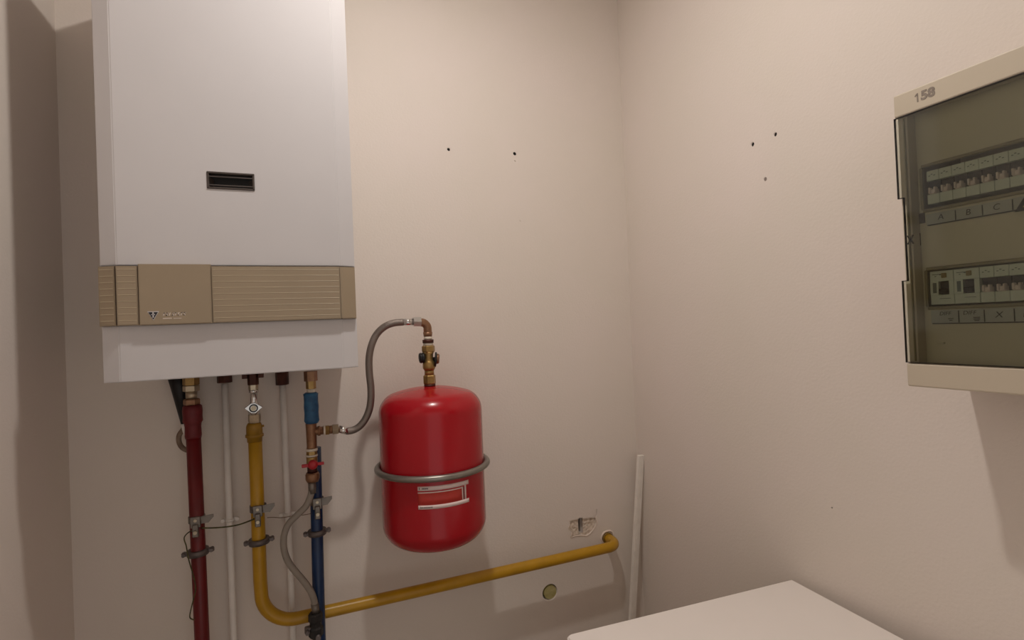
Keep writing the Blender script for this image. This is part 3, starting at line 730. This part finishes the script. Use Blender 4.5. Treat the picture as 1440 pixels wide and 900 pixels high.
vp('seal_ring', (0.327, [(1.5076, 0.0131), (1.5151, 0.0131)]), m_ptfe)
vp('ring_nut', (0.3273, [(1.5151, 0.0146), (1.5235, 0.0146)]), m_dcopper)
vp('seal_ring', (0.3268, [(1.5235, 0.0109), (1.532, 0.0105)]), m_ptfe)
vp('lower_collar', (0.3262, [(1.532, 0.0109), (1.5433, 0.0124)]), m_copper)
ez_ = 1.5707
e0 = 0.3020
bm = new(); zz = 1.5376
tube(bm, [(e0, VY, ez_), (VX-.022, VY, ez_), (VX-.009, VY, ez_-.003), (VX-.001, VY, ez_-.012), (VX, VY, ez_-.022), (VX, VY, zz)], .0108, 20, 4); obj('elbow', bm, m_copper, t, 'copper-brown elbow')
bm = new(); kz = 1.4772
lathe(bm, [(0.006, .006), (.012, .007), (.0125, .0135), (.0155, .0145), (.0195, .0125), (.0205, .0145), (.0245, .0125), (.026, .006)], (VX, VY, kz), (-1, 0, -.05), 10); obj('drain_cap', bm, m_black, t, 'black ribbed drain cap')
kz = 1.4723
bm = new(); lathe(bm, [(.008, .006), (.015, .006), (.0155, .019), (.020, .0195), (.021, .012)], (VX, VY, kz), (1, -.25, -.1), 20); obj('dial_plate', bm, m_black, t)
bm = new(); lathe(bm, [(.0205, .0135), (.0255, .0135), (.028, .010)], (VX, VY, kz+.002), (1, -.25, -.1), 20); obj('dial_cap', bm, m_copper, t, 'pinkish-brown round cap')
bm = new(); cyl(bm, (VX-.012, VY, kz), (VX+.016, VY-.002, kz-.001), .0055, 14); obj('side_boss', bm, m_brass, t)

# ------------------------------------------------------------------ distribution board on the right wall
CY0, CY1 = -0.984, -1.372      # near the corner ... towards the camera (outside the frame)
t = thing('distribution_board', 'beige wall-mounted distribution board with a smoked transparent door', 'electrical panel', (XR-.07, (CY0+CY1)/2, 1.427))
bm = new()
box(bm, (.9185, CY1+.0055, 1.4300), (XR-.0005, CY1+.0155, 1.8940)); box(bm, (.9185, CY0-.0155, 1.4300), (XR-.0005, CY0-.0020, 1.8940))
box(bm, (.9185, CY1+.0155, 1.4300), (XR-.0005, CY0-.0155, 1.440)); box(bm, (.9185, CY1+.0155, 1.884), (XR-.0005, CY0-.0155, 1.8940))
box(bm, (XR-.012, CY1+.0155, 1.440), (XR-.0006, CY0-.0155, 1.884))
obj('casing', bm, m_cab, t)
bm = new(); box(bm, (.912, CY1, 1.8605), (.935, CY0, 1.8972), .0025); tb = obj('top_bezel', bm, m_cab, t)
bm = new(); box(bm, (.912, CY1, 1.4268), (.935, CY0, 1.4640), .0025); obj('bottom_bezel', bm, m_cab, t)
text('stamped_number', '58', .0190, (.9117, -1.0350, 1.8802), FACE_X, m_stamp, tb, sx=1.05, bold=.0008)
bm = new(); q0, q1 = -1.0205, 1.8802                      # the stamped 1 with its flag and foot
prism(bm, [(q0+.0009, q1-.0066), (q0-.0009, q1-.0066), (q0-.0009, q1+.0070), (q0+.0009, q1+.0070), (q0+.0040, q1+.0036), (q0+.0034, q1+.0022), (q0+.0009, q1+.0044)], 'x', .9115, .9121)
obj('stamped_number', bm, m_stamp, tb)
# door with the finger notch
DZ0, DZ1, N0, N1, ND = 1.4655, 1.8595, 1.5965, 1.7300, .0080
outl = [(CY0, DZ0), (CY0, N0), (CY0-ND, N0), (CY0-ND, N1), (CY0, N1), (CY0, DZ1), (CY1, DZ1), (CY1, DZ0)]
bm = new(); prism(bm, outl, 'x', .9120, .9150); dr = obj('door', bm, m_glass, t, 'smoked transparent hinged door')
bm = new(); w = .0011
for (ya, za), (yb, zb) in zip(outl, outl[1:]+outl[:1]):
    box(bm, (.9116, min(ya, yb)-w/2, min(za, zb)-w/2), (.9154, max(ya, yb)+w/2, max(za, zb)+w/2))
obj('door_edge', bm, m_rim, dr, 'dark edge of the door')
bm = new(); box(bm, (.9160, CY0-.0125, DZ0+.002), (.9180, CY0-.0105, DZ1-.002)); obj('door_flange', bm, m_lip, dr)
ly, lz = -0.9970, 1.6619
bm = new()
for s in (-1, 1): box(bm, (.9155, ly-.0008, lz-.008), (.9175, ly+.0008, lz+.008), 0, 1, Matrix.Rotation(s*.55, 3, 'X'))
obj('latch_mark', bm, m_line, dr)
# inner cover plate with two windows
PX0 = .9375
def plate(y0, y1, z0, z1): bm = new(); box(bm, (PX0, y0, z0), (PX0+.0025, y1, z1), .0006, 1); return bm
W1 = (1.7080, 1.7752); W2 = (1.5530, 1.6112); WY = -1.0075; CYI = CY1+.016
bm = new()
for y0, y1, z0, z1 in ((CYI, CY0-.016, W1[1], 1.883), (CYI, CY0-.016, W2[1], W1[0]), (CYI, CY0-.016, 1.441, W2[0]), (WY, CY0-.016, W1[0], W1[1]), (WY, CY0-.016, W2[0], W2[1])):
    box(bm, (PX0, y0, z0), (PX0+.0025, y1, z1))
pl = obj('cover_plate', bm, m_plate, t)
for z0, z1 in (W1, W2):
    bm = new()
    box(bm, (PX0-.0035, CYI, z1-.0005), (PX0+.0005, WY+.001, z1+.0045), .001, 1); box(bm, (PX0-.0035, CYI, z0-.0045), (PX0+.0005, WY+.001, z0+.0005), .001, 1)
    box(bm, (PX0-.0035, WY-.0005, z0), (PX0+.0005, WY+.0035, z1), .001, 1)
    obj('window_lip', bm, m_lip, pl)
bm = new(); q = (-1.0040, 1.6955); box(bm, (PX0-.0015, q[0]-.004, q[1]-.008), (PX0+.0005, q[0]+.004, q[1]+.008)); obj('fixing_slot', bm, m_line, pl)
bm = new(); q = (-0.9961, 1.6625); box(bm, (PX0-.0015, q[0]-.0035, q[1]-.010), (PX0+.0005, q[0]+.0035, q[1]+.010)); obj('fixing_slot', bm, m_line, pl)
bm = new(); box(bm, (PX0-.0040, -1.0275, 1.4950), (PX0+.0005, -1.0165, 1.4968)); obj('lifting_tab', bm, m_plate, pl)
# label strips
def strip(z0, z1, lab):
    bm = new(); box(bm, (PX0-.0012, CYI+.004, z0), (PX0+.0005, -1.0100, z1)); s = obj('label_strip', bm, m_strip, t, lab)
    bm = new(); box(bm, (PX0-.0020, CYI+.004, z0-.0010), (PX0+.0003, -1.0120, z0+.0006)); obj('strip_line', bm, m_ink, s)
    return s
s1 = strip(1.6825, 1.7000, 'grey label strip hand-lettered A B C'); s2 = strip(1.5265, 1.5470, 'grey label strip hand-lettered DIFF DIFF X P')
def seps(s, ys, z0, z1):
    bm = new()
    for y in ys: box(bm, (PX0-.0016, y-.0007, z0), (PX0-.0010, y+.0007, z1))
    obj('separator', bm, m_ink, s, split=True)
seps(s1, (-1.0509, -1.0854, -1.1210), 1.6835, 1.6985); seps(s2, (-1.0484, -1.0812, -1.1166), 1.5275, 1.5455)
for ch, y, z, sz in (('A', -1.0306, 1.6922, .0125), ('B', -1.0672, 1.6916, .0125), ('C', -1.1020, 1.6916, .0125)):
    text('hand_lettering', ch, sz, (PX0-.0013, y, z), FACE_X, m_ink, s1, sx=1.0, shear=.12)
for ch, y, z, sz in (('DIFF', -1.0300, 1.5415, .0080), ('DIFF', -1.0625, 1.5415, .0085), ('X', -1.0985, 1.5372, .0125), ('P', -1.1290, 1.5372, .0135)):
    text('hand_lettering', ch, sz, (PX0-.0013, y, z), FACE_X, m_ink, s2, sx=1.05, shear=.15)
bm = new()
for y, zz, ww in ((-1.0375, 1.5335, .0035), (-1.0375, 1.5310, .0020), (-1.0715, 1.5345, .0042), (-1.0715, 1.5320, .0042), (-1.0715, 1.5298, .0030)):
    box(bm, (PX0-.0016, y-ww, zz-.0006), (PX0-.0010, y+ww, zz+.0006))
obj('small_mark', bm, m_ink, s2, split=True)
# warning triangle on the plate at the frame edge
wy, wz, wsz = -1.1650, 1.7010, .0410
bm = new(); prism(bm, [(wy+wsz, wz-.0215), (wy-wsz, wz-.0215), (wy, wz+.0440)], 'x', PX0-.0046, PX0-.0042); wt = obj('warning_sticker', bm, m_ink, t, 'black edge of the yellow warning triangle')
bm = new(); k = .76; prism(bm, [(wy+wsz*k, wz-.0165), (wy-wsz*k, wz-.0165), (wy, wz+.0335)], 'x', PX0-.0050, PX0-.0046); obj('warning_field', bm, m_warn, wt, 'yellow field of the triangle')
# circuit breakers
def breaker(y0, width, zc, lever):
    """one DIN module: stepped body, slot, toggle"""
    x = .9350; hz = .0262
    bm = new()
    box(bm, (x, y0-width+.0002, zc+.0100), (x+.05, y0-.0002, zc+hz), .0006, 1)
    box(bm, (x, y0-width+.0002, zc-hz), (x+.05, y0-.0002, zc-.0110), .0006, 1)
    box(bm, (x+.012, y0-width+.0002, zc-.0108), (x+.05, y0-.0002, zc+.0098))
    if lever == 'wide':
        box(bm, (x, y0-width*.36, zc-.0110), (x+.0125, y0-.0002, zc+.0100)); box(bm, (x, y0-width+.0002, zc-.0110), (x+.0125, y0-width*.80, zc+.0100))
    b = obj('circuit_breaker', bm, m_mcb, t)
    bm = new(); a, c = (y0-.0006, y0-width+.0006) if lever != 'wide' else (y0-width*.36, y0-width*.80)
    box(bm, (x+.0065, c, zc-.0108), (x+.0120, a, zc+.0098)); obj('slot', bm, m_mcbdark, b)
    bm = new()
    if lever == 'wide':
        box(bm, (x-.0030, c+.0012, zc-.0088), (x+.0080, a-.0012, zc-.0020), .0010, 1); box(bm, (x+.002, c+.0012, zc-.0020), (x+.008, a-.0012, zc+.0080), .001, 1)
        obj('toggle', bm, m_mcbdark, b)
    else:
        ym = y0-width/2; ww = .0052
        box(bm, (x-.0015, ym-ww, zc-.0112), (x+.0080, ym+ww, zc-.0035), .0010, 1)
        for s in (-1, 1): box(bm, (x-.0042, ym+s*(ww-.0016)-.0014, zc-.0105), (x+.004, ym+s*(ww-.0016)+.0014, zc-.0005), .0009, 1)
        obj('toggle', bm, m_toggle, b)
    bm = new()
    for k in range(3): yy = y0-width*(.25+.2*k); box(bm, (x-.0002, yy-.0012, zc+.0175+.002*(k % 2)), (x+.0001, yy+.0012, zc+.0187+.002*(k % 2)))
    if lever == 'wide':
        box(bm, (x-.0002, y0-width*.62, zc+.0205), (x+.0001, y0-width*.12, zc+.0215)); box(bm, (x-.0002, y0-width*.85, zc-.0175), (x+.0001, y0-width*.40, zc-.0167))
        box(bm, (x-.0002, y0-width*.28, zc-.008), (x+.0001, y0-width*.12, zc+.008))
    obj('print', bm, m_print, b)
    if lever == 'wide':
        bm = new(); box(bm, (x-.0012, y0-width*.72, zc+.0150), (x+.001, y0-width*.50, zc+.0225), .0008, 1); obj('test_button', bm, mat('test_button', '#8d7a4c', .5), b, 'small ochre test button')
P = .01762
y = -1.0138+.0
for i in range(20): breaker(-1.0138+P/2*0-P*(i-0)+.0, P, 1.7412, 'n') if -1.0138-P*(i+1) > CYI else None
breaker(-1.0115, .0330, 1.5822, 'wide'); breaker(-1.0447, .0332, 1.5822, 'wide')
i = 0; y = -1.0782
while y-P > CYI: breaker(y, P, 1.5822, 'n'); y -= P

# ------------------------------------------------------------------ appliance in the corner below
AX0, AX1, AY0, AY1, AZ = .4560, 1.0330, -.606, -1.19, .935
t = thing('appliance', 'white flat-topped household appliance standing in the lower right corner', 'appliance', ((AX0+AX1)/2, (AY0+AY1)/2, 0))
bm = new(); box(bm, (AX0+.004, AY1+.004, .01), (AX1-.004, AY0-.004, AZ-.030), .008, 3); obj('body', bm, m_appl, t)
bm = new()
vs = []
R_ = .014; poly = []
for cx, cy, a0 in ((AX1-R_*.3, AY0-R_*.3, 0), (AX0+R_, AY0-R_, 90), (AX0+R_, AY1+R_, 180), (AX1-R_, AY1+R_, 270)):
    r = R_*.3 if a0 == 0 else R_
    for k in range(7): a = math.radians(a0+15*k); poly.append((cx+r*math.cos(a), cy+r*math.sin(a)))
prism(bm, poly, 'z', AZ-.028, AZ)
bmesh.ops.recalc_face_normals(bm, faces=bm.faces)
bmesh.ops.bevel(bm, geom=[e for e in bm.edges if all(v.co.z > AZ-.001 for v in e.verts)], offset=.003, segments=3, affect='EDGES')
obj('top_panel', bm, m_appl, t)
bm = new(); box(bm, (AX0+.007, AY1+.007, AZ-.0305), (AX1-.007, AY0-.007, AZ-.0275)); obj('seam', bm, m_gasket, t)
bm = new()
for x in (AX0+.05, AX1-.05):
    for y in (AY0-.05, AY1+.05): cyl(bm, (x, y, 0), (x, y, .012), .02, 14)
obj('foot', bm, m_rubber, t, split=True)
t.rotation_euler = (0, 0, math.radians(-3.2))

# ------------------------------------------------------------------ white batten leaning in the corner
b_top = (1.0556, -0.0360, 1.1004); b_bot = (1.0014, -0.0260, 0.5683)
d = Vector(b_top)-Vector(b_bot); L = d.length; low = Vector(b_bot)-d*(b_bot[2]/d.z)
low.z = .004
bm = new(); box(bm, (-.0115, -.0060, 0), (.0115, .0060, (Vector(b_top)-low).length), .001, 1)
box(bm, (-.0040, -.0068, .0), (-.0025, -.0059, (Vector(b_top)-low).length-.002))
zq = (Vector(b_top)-low).normalized()
xq = Vector((1, .15, 0)); xq = (xq-zq*xq.dot(zq)).normalized(); yq = zq.cross(xq)
Mx = Matrix((xq, yq, zq)).transposed()
for v in bm.verts: v.co = Mx @ v.co + low
tag(obj('batten', bm, m_batten), 'slim white batten leaning in the corner behind the appliance', 'batten')
